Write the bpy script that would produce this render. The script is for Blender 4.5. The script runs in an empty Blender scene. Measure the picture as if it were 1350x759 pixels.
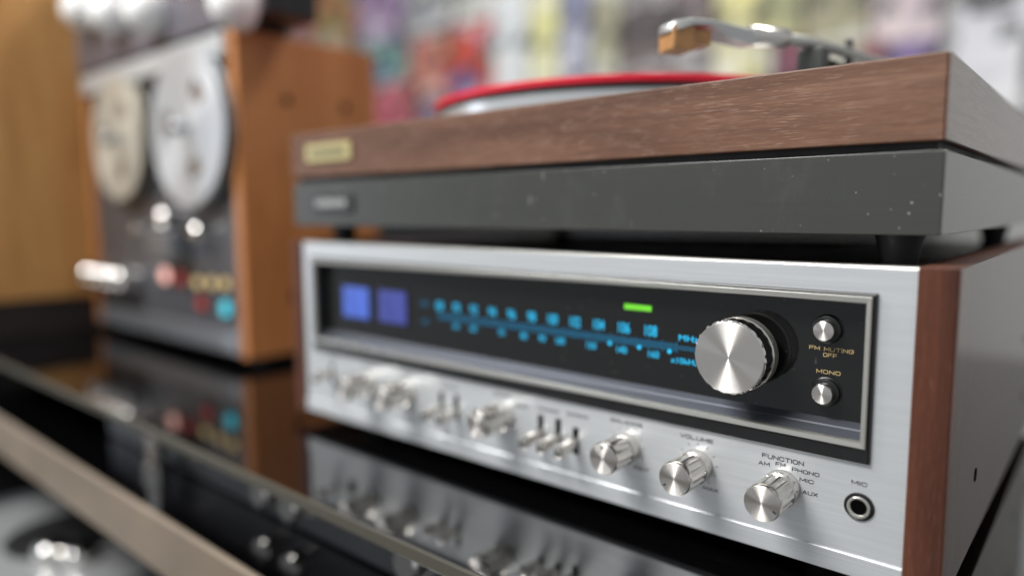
import bpy, bmesh, math, random
from mathutils import Vector, Matrix

random.seed(4)
S = bpy.context.scene
COL = S.collection
PI = math.pi

# ------------------------------------------------------------------ camera
cam_d = bpy.data.cameras.new('camera')
cam = bpy.data.objects.new('camera', cam_d)
COL.objects.link(cam)
fwd = Vector((-0.6481, 0.7539, -0.1076)).normalized()
up = Vector((-0.0665, 0.0848, 0.9942)).normalized()
right = fwd.cross(up).normalized()
up = right.cross(fwd)
CAM = Vector((0.4744, -0.2994, 0.1483))
cam.matrix_world = Matrix(((right.x, up.x, -fwd.x, CAM.x), (right.y, up.y, -fwd.y, CAM.y),
                           (right.z, up.z, -fwd.z, CAM.z), (0, 0, 0, 1)))
cam_d.sensor_width = 36.0
cam_d.lens = 940.17 / 1350 * 36.0
cam_d.clip_start = 0.01
cam_d.clip_end = 60
cam_d.dof.use_dof = True
cam_d.dof.focus_distance = 0.302
cam_d.dof.aperture_fstop = 1.9
S.camera = cam

# ------------------------------------------------------------------ ambient light of the shop
W = bpy.data.worlds.new('World')
S.world = W
W.use_nodes = True
bg = W.node_tree.nodes['Background']
bg.inputs[0].default_value = (0.92, 0.96, 1.0, 1)
bg.inputs[1].default_value = 0.40

# ------------------------------------------------------------------ ceiling lamps
def lamp(name, loc, target, sx, sy, power, color):
    d = bpy.data.lights.new(name, 'AREA')
    d.shape = 'RECTANGLE'; d.size = sx; d.size_y = sy; d.energy = power; d.color = color
    o = bpy.data.objects.new(name, d)
    COL.objects.link(o)
    o.location = loc
    o.rotation_euler = (Vector(target) - Vector(loc)).to_track_quat('-Z', 'Y').to_euler()
    return o
lamp('ceiling_lamp', (-0.26, -1.20, 1.55), (0.2, 0, 0.1), 0.75, 0.42, 38, (1, 0.985, 0.96))
lamp('ceiling_lamp', (-1.1, -0.75, 1.75), (-0.1, 0, 0.1), 1.1, 0.16, 24, (0.96, 0.98, 1))
lamp('ceiling_lamp', (0.5, 1.0, 1.75), (0.3, 0.3, 0.1), 1.2, 0.2, 17, (1, 0.97, 0.92))
lamp('ceiling_lamp', (-1.4, 1.1, 1.9), (-1.2, 2.0, 0.7), 1.4, 0.3, 12, (1, 0.98, 0.95))

lamp('window_light', (-2.7, -1.35, 0.22), (0.3, 0, 0.1), 0.16, 0.9, 5, (0.80, 0.86, 1))

S.view_settings.view_transform = 'Standard'
S.view_settings.look = 'None'
S.view_settings.exposure = 0.2
S.view_settings.gamma = 1.0
S.cycles.use_denoising = True
S.cycles.use_adaptive_sampling = False
S.cycles.max_bounces = 10
S.cycles.sample_clamp_indirect = 12.0

# ------------------------------------------------------------------ materials
def lin(c):
    return tuple(((v / 255) / 12.92 if v <= 10 else (((v / 255) + 0.055) / 1.055) ** 2.4) for v in c)

class NT:
    def __init__(self, name):
        self.m = bpy.data.materials.new(name); self.m.use_nodes = True
        self.n = self.m.node_tree.nodes; self.l = self.m.node_tree.links
        self.p = self.n['Principled BSDF']
        self._tc = None
    def node(self, t, **kw):
        x = self.n.new(t)
        for k, v in kw.items(): setattr(x, k, v)
        return x
    def link(self, a, b): self.l.new(a, b)
    def coord(self, scale, rot=(0, 0, 0), out='Object'):
        if not self._tc: self._tc = self.node('ShaderNodeTexCoord')
        mp = self.node('ShaderNodeMapping')
        mp.inputs['Scale'].default_value = scale; mp.inputs['Rotation'].default_value = rot
        self.link(self._tc.outputs[out], mp.inputs['Vector'])
        return mp.outputs[0]
    def noise(self, scale, detail=4, rough=0.6, rot=(0, 0, 0), s=1.0, dist=0.0):
        x = self.node('ShaderNodeTexNoise')
        x.inputs['Scale'].default_value = s; x.inputs['Detail'].default_value = detail
        x.inputs['Roughness'].default_value = rough; x.inputs['Distortion'].default_value = dist
        self.link(self.coord(scale, rot), x.inputs['Vector'])
        return x.outputs['Fac']
    def ramp(self, fac, stops):
        x = self.node('ShaderNodeValToRGB')
        e = x.color_ramp.elements
        while len(e) < len(stops): e.new(0.5)
        for i, (pos, c) in enumerate(stops):
            e[i].position = pos
            e[i].color = (c, c, c, 1) if not hasattr(c, '__len__') else (*c, 1)
        self.link(fac, x.inputs[0])
        return x.outputs[0]
    def mix(self, fac, a, b, mode='MIX'):
        x = self.node('ShaderNodeMix', data_type='RGBA', blend_type=mode)
        for i, v in ((0, fac), (6, a), (7, b)):
            if isinstance(v, (int, float)): x.inputs[i].default_value = v
            elif isinstance(v, tuple): x.inputs[i].default_value = (*v, 1)
            else: self.link(v, x.inputs[i])
        return x.outputs[2]
    def set(self, **kw):
        for k, v in kw.items():
            i = self.p.inputs[k.replace('_', ' ')]
            if isinstance(v, (int, float)): i.default_value = v
            elif isinstance(v, tuple): i.default_value = (*v, 1) if len(v) == 3 else v
            else: self.link(v, i)
        return self
    def bump(self, h, strength=0.2, dist=0.0005):
        b = self.node('ShaderNodeBump')
        b.inputs['Strength'].default_value = strength; b.inputs['Distance'].default_value = dist
        self.link(h, b.inputs['Height'])
        self.link(b.outputs[0], self.p.inputs['Normal'])
        return self

def plain(name, c, rough=0.5, metal=0.0, **kw):
    t = NT(name)
    t.set(Base_Color=lin(c), Roughness=rough, Metallic=metal, **kw)
    return t.m

def worn(name, c, rough=0.5, metal=0.0, var=0.25, scale=40, **kw):
    """plain colour with uneven gloss and a slight tone drift"""
    t = NT(name)
    n = t.noise((scale,) * 3, 5, 0.65)
    L = lin(c)
    t.set(Base_Color=t.mix(t.ramp(n, [(0.3, 0.0), (0.75, 1.0)]), tuple(v * (1 - var) for v in L), tuple(v * (1 + var * .5) for v in L)),
          Roughness=t.ramp(n, [(0.3, rough * 0.8), (0.8, min(1, rough * 1.3))]), Metallic=metal, **kw)
    return t.m

def walnut(name, dark, mid, light, axis, flecks=0.6, rough=0.42, spec=0.5, coat=0.0):
    """axis = grain direction"""
    t = NT(name)
    def sc(along, across):
        return tuple(along if i == axis else across for i in range(3))
    band = t.noise(sc(5, 42), 5, 0.55, dist=0.6)
    fine = t.noise(sc(40, 900), 3, 0.6)
    pore = t.noise(sc(120, 3300), 2, 0.5)
    zone = t.noise(sc(60, 60), 2, 0.5)
    base = t.ramp(band, [(0.30, lin(dark)), (0.5, lin(mid)), (0.72, lin(light))])
    base = t.mix(t.ramp(fine, [(0.35, 0.0), (0.7, 0.6)]), base, lin(dark))
    pf = t.mix(1.0, t.ramp(pore, [(0.59, 0.0), (0.66, 1.0)]), t.ramp(zone, [(0.35, 0.4), (0.6, 1.0)]), 'MULTIPLY')
    pf = t.mix(1.0, pf, (flecks,) * 3, 'MULTIPLY')
    base = t.mix(pf, base, lin(tuple(min(255, int(v * 0.8 + sum(light) / 3 * .55 + 30)) for v in light)))
    t.set(Base_Color=base, Roughness=t.ramp(fine, [(0.3, rough * .85), (0.7, rough * 1.2)]), Specular_IOR_Level=spec)
    t.set(Coat_Weight=coat, Coat_Roughness=0.16, Coat_IOR=2.2)
    t.bump(pore, 0.08, 0.0001)
    return t.m

def brushed(name, c, axis, rough=0.34, metal=0.6, amp=0.12, spec=0.5, scr=0.0):
    t = NT(name)
    def sc(along, across):
        return tuple(along if i == axis else across for i in range(3))
    a = t.noise(sc(22, 2600), 3, 0.7)
    b = t.noise(sc(6, 500), 4, 0.6)
    d = t.noise((26, 26, 26), 4, 0.6)
    L = lin(c)
    col = t.mix(a, tuple(v * (1 - amp) for v in L), tuple(min(1, v * (1 + amp)) for v in L))
    col = t.mix(t.ramp(b, [(0.35, 0.0), (0.7, amp * 2)]), col, tuple(v * 0.8 for v in L))
    if scr:
        v = t.node('ShaderNodeTexVoronoi'); v.inputs['Scale'].default_value = 1.0
        t.link(t.coord((150, 150, 34)), v.inputs['Vector'])
        m = t.ramp(v.outputs['Distance'], [(0.05, scr * .55), (0.12, 0.0)])
        k = t.ramp(t.noise((24, 24, 24), 2, .5), [(0.42, 0.0), (0.54, 0.8)])
        col = t.mix(t.mix(1.0, m, k, 'MULTIPLY'), col, lin((175, 175, 168)))
        v2 = t.node('ShaderNodeTexVoronoi'); v2.inputs['Scale'].default_value = 210.0
        t.link(t.coord((1, 1, 1)), v2.inputs['Vector'])
        m2 = t.ramp(v2.outputs['Distance'], [(0.05, scr), (0.10, 0.0)])
        k2 = t.ramp(t.noise((33, 33, 33), 3, .6), [(0.46, 0.0), (0.58, 1.0)])
        col = t.mix(t.mix(1.0, m2, k2, 'MULTIPLY'), col, lin((165, 165, 160)))
        sm = t.ramp(t.noise((60, 60, 30), 5, .7), [(0.55, 0.0), (0.85, 0.12)])
        col = t.mix(sm, col, lin((130, 130, 126)))
    t.set(Base_Color=col, Roughness=t.mix(d, (rough * .85,) * 3, (rough * 1.2,) * 3), Metallic=metal, Specular_IOR_Level=spec)
    t.bump(a, 0.10, 0.0002)
    return t.m

def spun(name, c, rough=0.27, aniso=0.85, axis='Z', metal=1.0):
    t = NT(name)
    tg = t.node('ShaderNodeTangent', direction_type='RADIAL', axis=axis)
    t.link(tg.outputs[0], t.p.inputs['Tangent'])
    t.set(Base_Color=lin(c), Roughness=rough, Metallic=metal, Anisotropic=aniso, Anisotropic_Rotation=0.25)
    return t.m

def glow(name, c, strength, base=(10, 12, 14)):
    t = NT(name)
    t.set(Base_Color=lin(base), Roughness=0.3, Emission_Color=lin(c), Emission_Strength=strength)
    return t.m

M = {}
M['silver'] = brushed('brushed_aluminium', (206, 209, 211), 0, 0.36, 0.42, 0.20)
M['frame'] = brushed('frame_aluminium', (205, 203, 196), 0, 0.28, 0.8, 0.10)
M['knobside'] = plain('turned_aluminium', (222, 217, 210), 0.20, 1.0)
M['chrome'] = plain('polished_metal', (225, 222, 218), 0.10, 1.0)
M['darkchrome'] = plain('dark_polished_metal', (150, 146, 142), 0.16, 1.0)
M['spun'] = spun('spun_aluminium', (232, 227, 221), 0.40, 0.97)
M['black'] = worn('black_plastic', (20, 20, 21), 0.32, 0, 0.3, 90)
M['rubber'] = worn('black_rubber', (26, 26, 27), 0.5, 0, 0.3, 120)
M['hole'] = plain('hole_shade', (4, 4, 4), 0.9, 0, Specular_IOR_Level=0.05)  # flat near-black, paints the shade inside holes and slots
M['ink'] = plain('black_ink', (38, 40, 46), 0.5)
M['softink'] = plain('grey_ink', (96, 98, 102), 0.5)
M['gold'] = plain('gold_ink', (196, 172, 122), 0.45, 0.2)
t = NT('smoked_glass')
d_ = t.noise((320, 320, 320), 2, .5)
t.set(Base_Color=t.mix(t.ramp(d_, [(0.70, 0.0), (0.76, 0.5)]), lin((20, 20, 20)), lin((80, 80, 78))), Roughness=t.ramp(t.noise((30, 30, 30), 4, .6), [(0.35, 0.03), (0.8, 0.11)]), Specular_IOR_Level=0.5)
M['glass'] = t.m
M['lip'] = brushed('lip_aluminium', (68, 71, 78), 0, 0.42, 0.6, 0.25)
M['receiver_wood'] = walnut('receiver_walnut', (62, 34, 24), (88, 50, 36), (106, 64, 46), 2, 0.16, 0.5, 0.25, 0.0)
M['receiver_veneer'] = walnut('receiver_veneer', (70, 42, 32), (90, 58, 46), (104, 70, 56), 2, 0.05, 0.40, 0.5, 1.0)
M['receiver_top'] = worn('receiver_lid', (52, 38, 30), 0.22, 0, 0.3, 30)
M['tt_wood'] = walnut('turntable_walnut', (80, 54, 41), (110, 78, 61), (132, 98, 79), 0, 0.36, 0.48, 0.3)
M['tt_wood_side'] = walnut('turntable_walnut_sheen', (98, 70, 56), (122, 92, 77), (136, 104, 88), 1, 0.25, 0.34, 0.8, 1.0)  # lighter than the front walnut, grazing sheen put into colour and coat
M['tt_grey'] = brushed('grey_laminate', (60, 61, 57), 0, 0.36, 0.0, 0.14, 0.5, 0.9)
t_ = NT('grey_sheen_end'); t_.set(Base_Color=t_.mix(t_.noise((900, 20, 900), 3, .6), lin((84, 84, 81)), lin((104, 104, 101))), Roughness=0.4, Coat_Weight=1.0, Coat_Roughness=0.18, Coat_IOR=2.4)  # lighter than the grey base, side sheen put into colour and coat
M['grey_sheen_end'] = t_.m
M['gap'] = worn('gap_black', (30, 28, 27), 0.6)
M['red'] = plain('red_vinyl', (216, 22, 48), 0.3)
M['platter'] = brushed('platter_aluminium', (205, 207, 207), 2, 0.24, 0.6, 0.06)
M['brass'] = plain('brass_badge', (196, 182, 128), 0.35, 0.6)
M['badge'] = plain('dark_badge', (58, 58, 56), 0.3, 0.4)
M['palegrey'] = plain('pale_grey_print', (170, 170, 168), 0.4)
M['cartridge'] = worn('tan_cartridge', (178, 130, 82), 0.35, 0.1, 0.25, 200)
t = NT('black_table_glass')
t.set(Base_Color=t.mix(t.ramp(t.noise((420, 420, 420), 2, .5), [(0.70, 0.0), (0.78, 0.6)]), lin((5, 5, 6)), lin((70, 68, 64))),
      Roughness=t.ramp(t.noise((11, 17, 11), 5, .65), [(0.35, 0.02), (0.7, 0.085)]), IOR=2.5)
M['table'] = t.m
M['tableedge'] = plain('glass_edge', (76, 74, 65), 0.25)
M['tan'] = worn('tan_edge', (138, 124, 108), 0.45, 0.2, 0.2, 14)
M['deckwood'] = walnut('orange_teak', (158, 98, 52), (182, 118, 68), (194, 132, 80), 2, 0.12, 0.4, 0.4)
M['oak'] = walnut('tan_oak', (166, 118, 64), (190, 140, 82), (204, 156, 98), 2, 0.15, 0.5, 0.35)
M['deckface'] = worn('deck_dark_face', (90, 91, 95), 0.3, 0.3, 0.2, 12)
M['decksilver'] = brushed('deck_silver', (150, 153, 158), 0, 0.3, 0.7, 0.1)
M['clear'] = spun('clear_reel', (196, 199, 202), 0.40, 0.8, 'Y', 0.45)
M['cream'] = spun('cream_reel', (186, 180, 166), 0.45, 0.8, 'Y', 0.3)
M['tape'] = plain('brown_tape', (120, 104, 92), 0.3)
M['wallm'] = worn('wall_paint', (178, 178, 176), 0.8, 0, 0.1, 2)
M['floor'] = worn('floor_vinyl', (110, 106, 100), 0.5, 0, 0.2, 3)
M['white'] = plain('white_cap', (226, 226, 222), 0.25, 0.3)
M['pale'] = plain('highlight_knob', (240, 240, 238), 0.3)  # white that stands in for bright highlights on silver knobs
M['shell'] = plain('brushed_headshell', (192, 192, 190), 0.34, 0.75)
M['lampblue'] = glow('meter_blue', (88, 122, 232), 0.72)
M['lampblue2'] = glow('meter_violet', (84, 94, 190), 0.6)
M['cyan'] = glow('dial_cyan', (36, 176, 224), 1.55)
M['cyandim'] = glow('dial_cyan_dim', (34, 128, 172), 0.75)
M['green'] = glow('stereo_green', (112, 214, 50), 1.05)
M['teal'] = glow('lamp_teal', (60, 160, 176), 2.0)
M['redlamp'] = glow('lamp_red', (150, 52, 46), 1.1)
M['amber'] = glow('lamp_amber', (190, 165, 115), 1.5)
M['pink'] = glow('lamp_pink', (215, 160, 150), 2.2)

# ------------------------------------------------------------------ mesh helpers
def new_bm(): return bmesh.new()

def add_box(bm, x0, x1, y0, y1, z0, z1, bev=0.0, seg=2):
    vs = [bm.verts.new((x, y, z)) for x in (x0, x1) for y in (y0, y1) for z in (z0, z1)]
    idx = [(0, 1, 3, 2), (4, 6, 7, 5), (0, 4, 5, 1), (2, 3, 7, 6), (0, 2, 6, 4), (1, 5, 7, 3)]
    fs = [bm.faces.new([vs[i] for i in f]) for f in idx]
    if bev:
        es = list({e for f in fs for e in f.edges})
        bmesh.ops.bevel(bm, geom=es, offset=bev, segments=seg, profile=0.5, affect='EDGES')

def add_lathe(bm, prof, n=48, mod=None, cap0=True, cap1=True):
    """prof: list of (radius, z) along local z; mod(ring_index, angle_index) scales the radius"""
    rings = []
    for k, (r, z) in enumerate(prof):
        rings.append([bm.verts.new((r * (mod(k, i) if mod else 1) * math.cos(2 * PI * i / n), r * (mod(k, i) if mod else 1) * math.sin(2 * PI * i / n), z)) for i in range(n)])
    for a, b in zip(rings, rings[1:]):
        for i in range(n):
            j = (i + 1) % n
            bm.faces.new((a[i], a[j], b[j], b[i]))
    if cap0: bm.faces.new(list(reversed(rings[0])))
    if cap1: bm.faces.new(rings[-1])

def add_frame(bm, o, i, y0, y1):
    """rectangular ring in xz; o, i = (x0, x1, z0, z1); front at y0, back at y1"""
    def loop(r, y): return [bm.verts.new((x, y, z)) for x, z in ((r[0], r[2]), (r[1], r[2]), (r[1], r[3]), (r[0], r[3]))]
    of, inf, ob, ib = loop(o, y0), loop(i, y0), loop(o, y1), loop(i, y1)
    for k in range(4):
        j = (k + 1) % 4
        bm.faces.new((of[k], of[j], inf[j], inf[k]))
        bm.faces.new((ob[k], ib[k], ib[j], ob[j]))
        bm.faces.new((of[k], ob[k], ob[j], of[j]))
        bm.faces.new((inf[k], inf[j], ib[j], ib[k]))

def add_tube(bm, pts, rad, n=12):
    rings = []
    pts = [Vector(q) for q in pts]
    for k, q in enumerate(pts):
        d = (pts[min(k + 1, len(pts) - 1)] - pts[max(k - 1, 0)]).normalized()
        s = d.cross(Vector((0, 0, 1)));  s = s.normalized() if s.length > 1e-4 else Vector((1, 0, 0))
        u = s.cross(d)
        r = rad[k] if hasattr(rad, '__len__') else rad
        rings.append([bm.verts.new(q + s * r * math.cos(2 * PI * i / n) + u * r * math.sin(2 * PI * i / n)) for i in range(n)])
    for a, b in zip(rings, rings[1:]):
        for i in range(n):
            j = (i + 1) % n
            bm.faces.new((a[i], a[j], b[j], b[i]))
    bm.faces.new(list(reversed(rings[0]))); bm.faces.new(rings[-1])

def wpos(o):
    v = Vector(o.location)
    while o.parent:
        o = o.parent; v += o.location
    return v

def obj(name, bm, mat, parent=None, loc=(0, 0, 0), rot=(0, 0, 0), smooth=None):
    """loc is in world space; only unrotated objects get children"""
    me = bpy.data.meshes.new(name)
    bmesh.ops.recalc_face_normals(bm, faces=bm.faces[:])
    if smooth is not None:
        for f in bm.faces: f.smooth = True
        for e in bm.edges:
            if len(e.link_faces) == 2 and e.calc_face_angle(0) > math.radians(smooth): e.smooth = False
    bm.to_mesh(me); bm.free()
    me.materials.append(mat)
    o = bpy.data.objects.new(name, me)
    COL.objects.link(o)
    o.rotation_euler = rot
    if parent:
        o.parent = parent
        o.location = Vector(loc) - wpos(parent)
    else:
        o.location = loc
    return o

def thing(name, label, cat, loc, group=None):
    o = bpy.data.objects.new(name, None)
    COL.objects.link(o); o.location = loc
    o.empty_display_size = 0.02
    o['label'] = label; o['category'] = cat
    if group: o['group'] = group
    return o

def tag(o, label, cat, group=None):
    o['label'] = label; o['category'] = cat
    if group: o['group'] = group
    return o

def box(name, mat, parent, x0, x1, y0, y1, z0, z1, bev=0.0, seg=2, origin=None):
    c = Vector(((x0 + x1) / 2, (y0 + y1) / 2, (z0 + z1) / 2)) if origin is None else Vector(origin)
    bm = new_bm()
    add_box(bm, x0 - c.x, x1 - c.x, y0 - c.y, y1 - c.y, z0 - c.z, z1 - c.z, bev, seg)
    return obj(name, bm, mat, parent, c)

def lathe(name, mat, parent, loc, prof, n=48, axis='-y', mod=None, smooth=30):
    bm = new_bm(); add_lathe(bm, prof, n, mod)
    rot = {'-y': (PI / 2, 0, 0), 'z': (0, 0, 0), 'x': (0, PI / 2, 0)}[axis]
    return obj(name, bm, mat, parent, loc, rot, smooth)

def text_bm(s, width, height):
    cu = bpy.data.curves.new('lettering', 'FONT')
    cu.body = s; cu.align_x = 'CENTER'; cu.resolution_u = 3
    tmp = bpy.data.objects.new('lettering', cu)
    me = bpy.data.meshes.new_from_object(tmp)
    bm = new_bm(); bm.from_mesh(me)
    bpy.data.objects.remove(tmp); bpy.data.meshes.remove(me); bpy.data.curves.remove(cu)
    xs = [v.co.x for v in bm.verts]; ys = [v.co.y for v in bm.verts]
    cx, cy = (min(xs) + max(xs)) / 2, (min(ys) + max(ys)) / 2
    kx, ky = width / (max(xs) - min(xs)), height / (max(ys) - min(ys))
    for v in bm.verts:
        v.co = Vector(((v.co.x - cx) * kx, 0, (v.co.y - cy) * ky))
    return bm

_c = 0.2
GLYPH = {
 'O': [[(_c, 0), (1 - _c, 0), (1, _c), (1, 1 - _c), (1 - _c, 1), (_c, 1), (0, 1 - _c), (0, _c), (_c, 0)]],
 'C': [[(1, .72), (1, 1 - _c), (1 - _c, 1), (_c, 1), (0, 1 - _c), (0, _c), (_c, 0), (1 - _c, 0), (1, _c), (1, .28)]],
 'G': [[(1, .74), (1, 1 - _c), (1 - _c, 1), (_c, 1), (0, 1 - _c), (0, _c), (_c, 0), (1 - _c, 0), (1, _c), (1, .48), (.55, .48)]],
 'U': [[(0, 1), (0, _c), (_c, 0), (1 - _c, 0), (1, _c), (1, 1)]],
 'N': [[(0, 0), (0, 1)], [(0, .97), (1, .03)], [(1, 0), (1, 1)]],
 'F': [[(0, 0), (0, 1), (1, 1)], [(0, .5), (.85, .5)]],
 'E': [[(1, 1), (0, 1), (0, 0), (1, 0)], [(0, .5), (.88, .5)]],
 'T': [[(0, 1), (1, 1)], [(.5, 1), (.5, 0)]],
 'I': [[(0, 0), (0, 1)]],
 'L': [[(0, 1), (0, 0), (1, 0)]],
 'H': [[(0, 0), (0, 1)], [(0, .5), (1, .5)], [(1, 0), (1, 1)]],
 'A': [[(0, 0), (.48, 1)], [(.52, 1), (1, 0)], [(.2, .3), (.8, .3)]],
 'V': [[(0, 1), (.48, 0)], [(.52, 0), (1, 1)]],
 'X': [[(0, 0), (1, 1)], [(0, 1), (1, 0)]],
 'M': [[(0, 0), (0, 1)], [(0, .98), (.5, .25)], [(.5, .25), (1, .98)], [(1, 0), (1, 1)]],
 'P': [[(0, 0), (0, 1), (1 - _c, 1), (1, 1 - _c * .8), (1, .55), (1 - _c, .42), (0, .42)]],
 'R': [[(0, 0), (0, 1), (1 - _c, 1), (1, 1 - _c * .8), (1, .55), (1 - _c, .42), (0, .42)], [(.6, .42), (1, 0)]],
 'B': [[(0, 0), (0, 1), (.82, 1), (.95, .88), (.95, .64), (.82, .52), (0, .52)], [(.82, .52), (1, .4), (1, .13), (.84, 0), (0, 0)]],
}
def stroke_bm(s, width, height, wt=0.17):
    adv = {'I': 0.0, ' ': 0.45, 'M': 1.15}
    gap = 0.36
    tot = sum(adv.get(ch, 1.0) for ch in s) + gap * (len(s) - 1)
    t = wt * height; k = (width - t) / tot; hh = height - t
    bm = new_bm(); x = -(width - t) / 2; lay = 0
    for ch in s:
        w = adv.get(ch, 1.0)
        for pl_ in GLYPH.get(ch, []):
            pts = [Vector((x + u * max(w, 1e-6) * k, v * hh - hh / 2)) for u, v in pl_]
            closed = (pts[0] - pts[-1]).length < 1e-9
            n = len(pts); a = []; b = []
            for i in range(n):
                p0 = pts[i - 1] if i else (pts[-2] if closed else None)
                p1 = pts[i + 1] if i < n - 1 else (pts[1] if closed else None)
                d0 = (pts[i] - p0).normalized() if p0 is not None else None
                d1 = (p1 - pts[i]).normalized() if p1 is not None else None
                q = pts[i].copy()
                if d0 is None: q -= d1 * t * .45; d0 = d1
                elif d1 is None: q += d0 * t * .45; d1 = d0
                n0 = Vector((-d0.y, d0.x)); m = (n0 + Vector((-d1.y, d1.x))).normalized()
                m = m * (t / 2) / max(0.5, m.dot(n0))
                a.append(q + m); b.append(q - m)
            y = -lay * 0.000012; lay = (lay + 1) % 3
            va = [bm.verts.new((p.x, y, p.y)) for p in a]; vb = [bm.verts.new((p.x, y, p.y)) for p in b]
            for i in range(n - 1): bm.faces.new((va[i], va[i + 1], vb[i + 1], vb[i]))
        x += (w + gap) * k
    return bm

def print_text(s, x, z, width, height, y, mat, parent):
    return obj('lettering', stroke_bm(s, width, height), mat, parent, (x, y, z))

def text(s, x, z, width, height, y, mat, parent, name='lettering'):
    return obj(name, text_bm(s, width, height), mat, parent, (x, y, z))

# ================================================================== THE PLACE
ZT = -0.011            # top of the glass the receiver stands on
H = 0.1267

# ---- table
tb = thing('display_table', 'black glass topped display stand with tan front edge under the receiver', 'table', (0.0, 0.2, -0.75))
g = box('glass_top', M['table'], tb, -1.6, 1.3, -0.0825, 0.62, ZT - 0.006, ZT, 0.0006)
box('glass_edge', M['tableedge'], g, -1.6, 1.3, -0.0850, -0.0826, ZT - 0.0065, ZT + 0.0002, 0.0004)
box('lower_deck', M['table'], tb, -1.6, 1.3, -0.0985, 0.62, -0.072, -0.062, 0.0005)
box('front_rail', M['tan'], tb, -1.6, 1.3, -0.1035, -0.099, -0.100, -0.0580, 0.0015)
for x in (-1.45, -0.112, 0.98):
    lathe('support_post', M['chrome'], tb, (x, -0.062, -0.062), [(0.011, 0), (0.011, 0.008), (0.008, 0.010), (0.008, 0.037), (0.011, 0.039), (0.011, 0.045)], 28, 'z')
box('back_panel', M['black'], tb, -1.6, 1.3, 0.60, 0.615, -0.75, -0.072, 0.001)
for x in (-1.59, 1.27):
    box('side_wall', M['black'], tb, x, x + 0.02, -0.095, 0.60, -0.75, -0.072, 0.001)
box('bottom_shelf', M['black'], tb, -1.57, 1.27, -0.30, 0.60, -0.30, -0.28, 0.001)

# ---- chrome knobs of a low silver unit pushed under the glass
lu = thing('slim_player', 'slim dark player with chrome knobs tucked under the glass top', 'player', (0.0, 0.05, -0.062))
box('case', M['black'], lu, -0.25, 0.30, -0.045, 0.25, -0.0618, -0.022, 0.0015)
box('fascia', M['deckface'], lu, -0.25, 0.30, -0.048, -0.0452, -0.060, -0.024, 0.0008)
for x in (0.04, 0.075, 0.19):
    k = lathe('knob', M['chrome'], lu, (x, -0.048, -0.042), [(0.010, 0), (0.010, 0.010), (0.0085, 0.012)], 28)

# ================================================================== RECEIVER
R = thing('stereo_receiver', 'silver stereo receiver with walnut sides and lit blue dial on black glass', 'receiver', (0.215, 0.16, ZT))
TW = 0.0131; RW = 0.43
# silver plate with the dial opening
OP = (0.0252, 0.4030, 0.0484, 0.1153)
bm = new_bm()
add_frame(bm, (TW, RW - TW, 0.0090, H - 0.0012), OP, 0.0, 0.004)
fp = obj('front_panel', bm, M['silver'], R, (0, 0, 0))
bm = new_bm()   # proud strip along the bottom, chamfered along its top
prof = [(-0.0009, 0.0004), (-0.0009, 0.0086), (-0.0006, 0.0089), (-0.0001, 0.0092), (0.004, 0.0092), (0.004, 0.0), (-0.0007, 0.0)]
L_ = [bm.verts.new((TW, y, z)) for y, z in prof]; R_ = [bm.verts.new((RW - TW, y, z)) for y, z in prof]
bm.faces.new(L_); bm.faces.new(R_)
for i in range(len(prof)):
    j = (i + 1) % len(prof); bm.faces.new((L_[i], L_[j], R_[j], R_[i]))
obj('bottom_strip', bm, M['silver'], fp, (0, 0, 0))
bm = new_bm()   # rounded top edge of the plate
prof = [(0.0, H - 0.0012), (0.0003, H - 0.0004), (0.0010, H), (0.0055, H), (0.0055, H - 0.0012)]
L_ = [bm.verts.new((TW, y, z)) for y, z in prof]; R_ = [bm.verts.new((RW - TW, y, z)) for y, z in prof]
bm.faces.new(L_); bm.faces.new(R_)
for i in range(len(prof)):
    j = (i + 1) % len(prof); bm.faces.new((L_[i], L_[j], R_[j], R_[i]))
obj('top_trim', bm, M['frame'], fp, (0, 0, 0))
# cabinet
box('cabinet', M['receiver_top'], R, TW + 0.0002, RW - TW - 0.0002, 0.018, 0.335, 0.0, H - 0.0012, 0.0008)
box('lid_front', M['receiver_top'], R, TW + 0.0002, RW - TW - 0.0002, 0.0056, 0.0179, H - 0.010, H - 0.0012)
box('floor_front', M['black'], R, TW + 0.0002, RW - TW - 0.0002, 0.0042, 0.0179, 0.0002, 0.006)
for x0 in (0.0, RW - TW):
    s = box('side_panel', M['receiver_wood'], R, x0, x0 + TW, -0.0012, 0.34, -0.0015, H + 0.0002, 0.0005)
    vx = RW if x0 else -0.0008
    box('veneer', M['receiver_veneer'], s, vx, vx + 0.0008, -0.0006, 0.34, -0.0013, H, 0.0002)
    if x0:
        for y, z in ((0.066, 0.031), (0.252, 0.029), (0.2465, 0.067)):
            lathe('screw_hole', M['hole'], s, (RW + 0.0007, y, z), [(0.0034, 0), (0.0030, 0.0003)], 18, 'x')
for x in (0.05, 0.38):
    for y in (0.04, 0.29):
        lathe('foot', M['rubber'], R, (x, y, ZT), [(0.012, 0), (0.0135, 0.0115)], 24, 'z')
for k in range(9):
    box('vent_slot', M['hole'], R, 0.10 + k * 0.028, 0.118 + k * 0.028, 0.14, 0.26, H - 0.0012, H - 0.0008)

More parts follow.
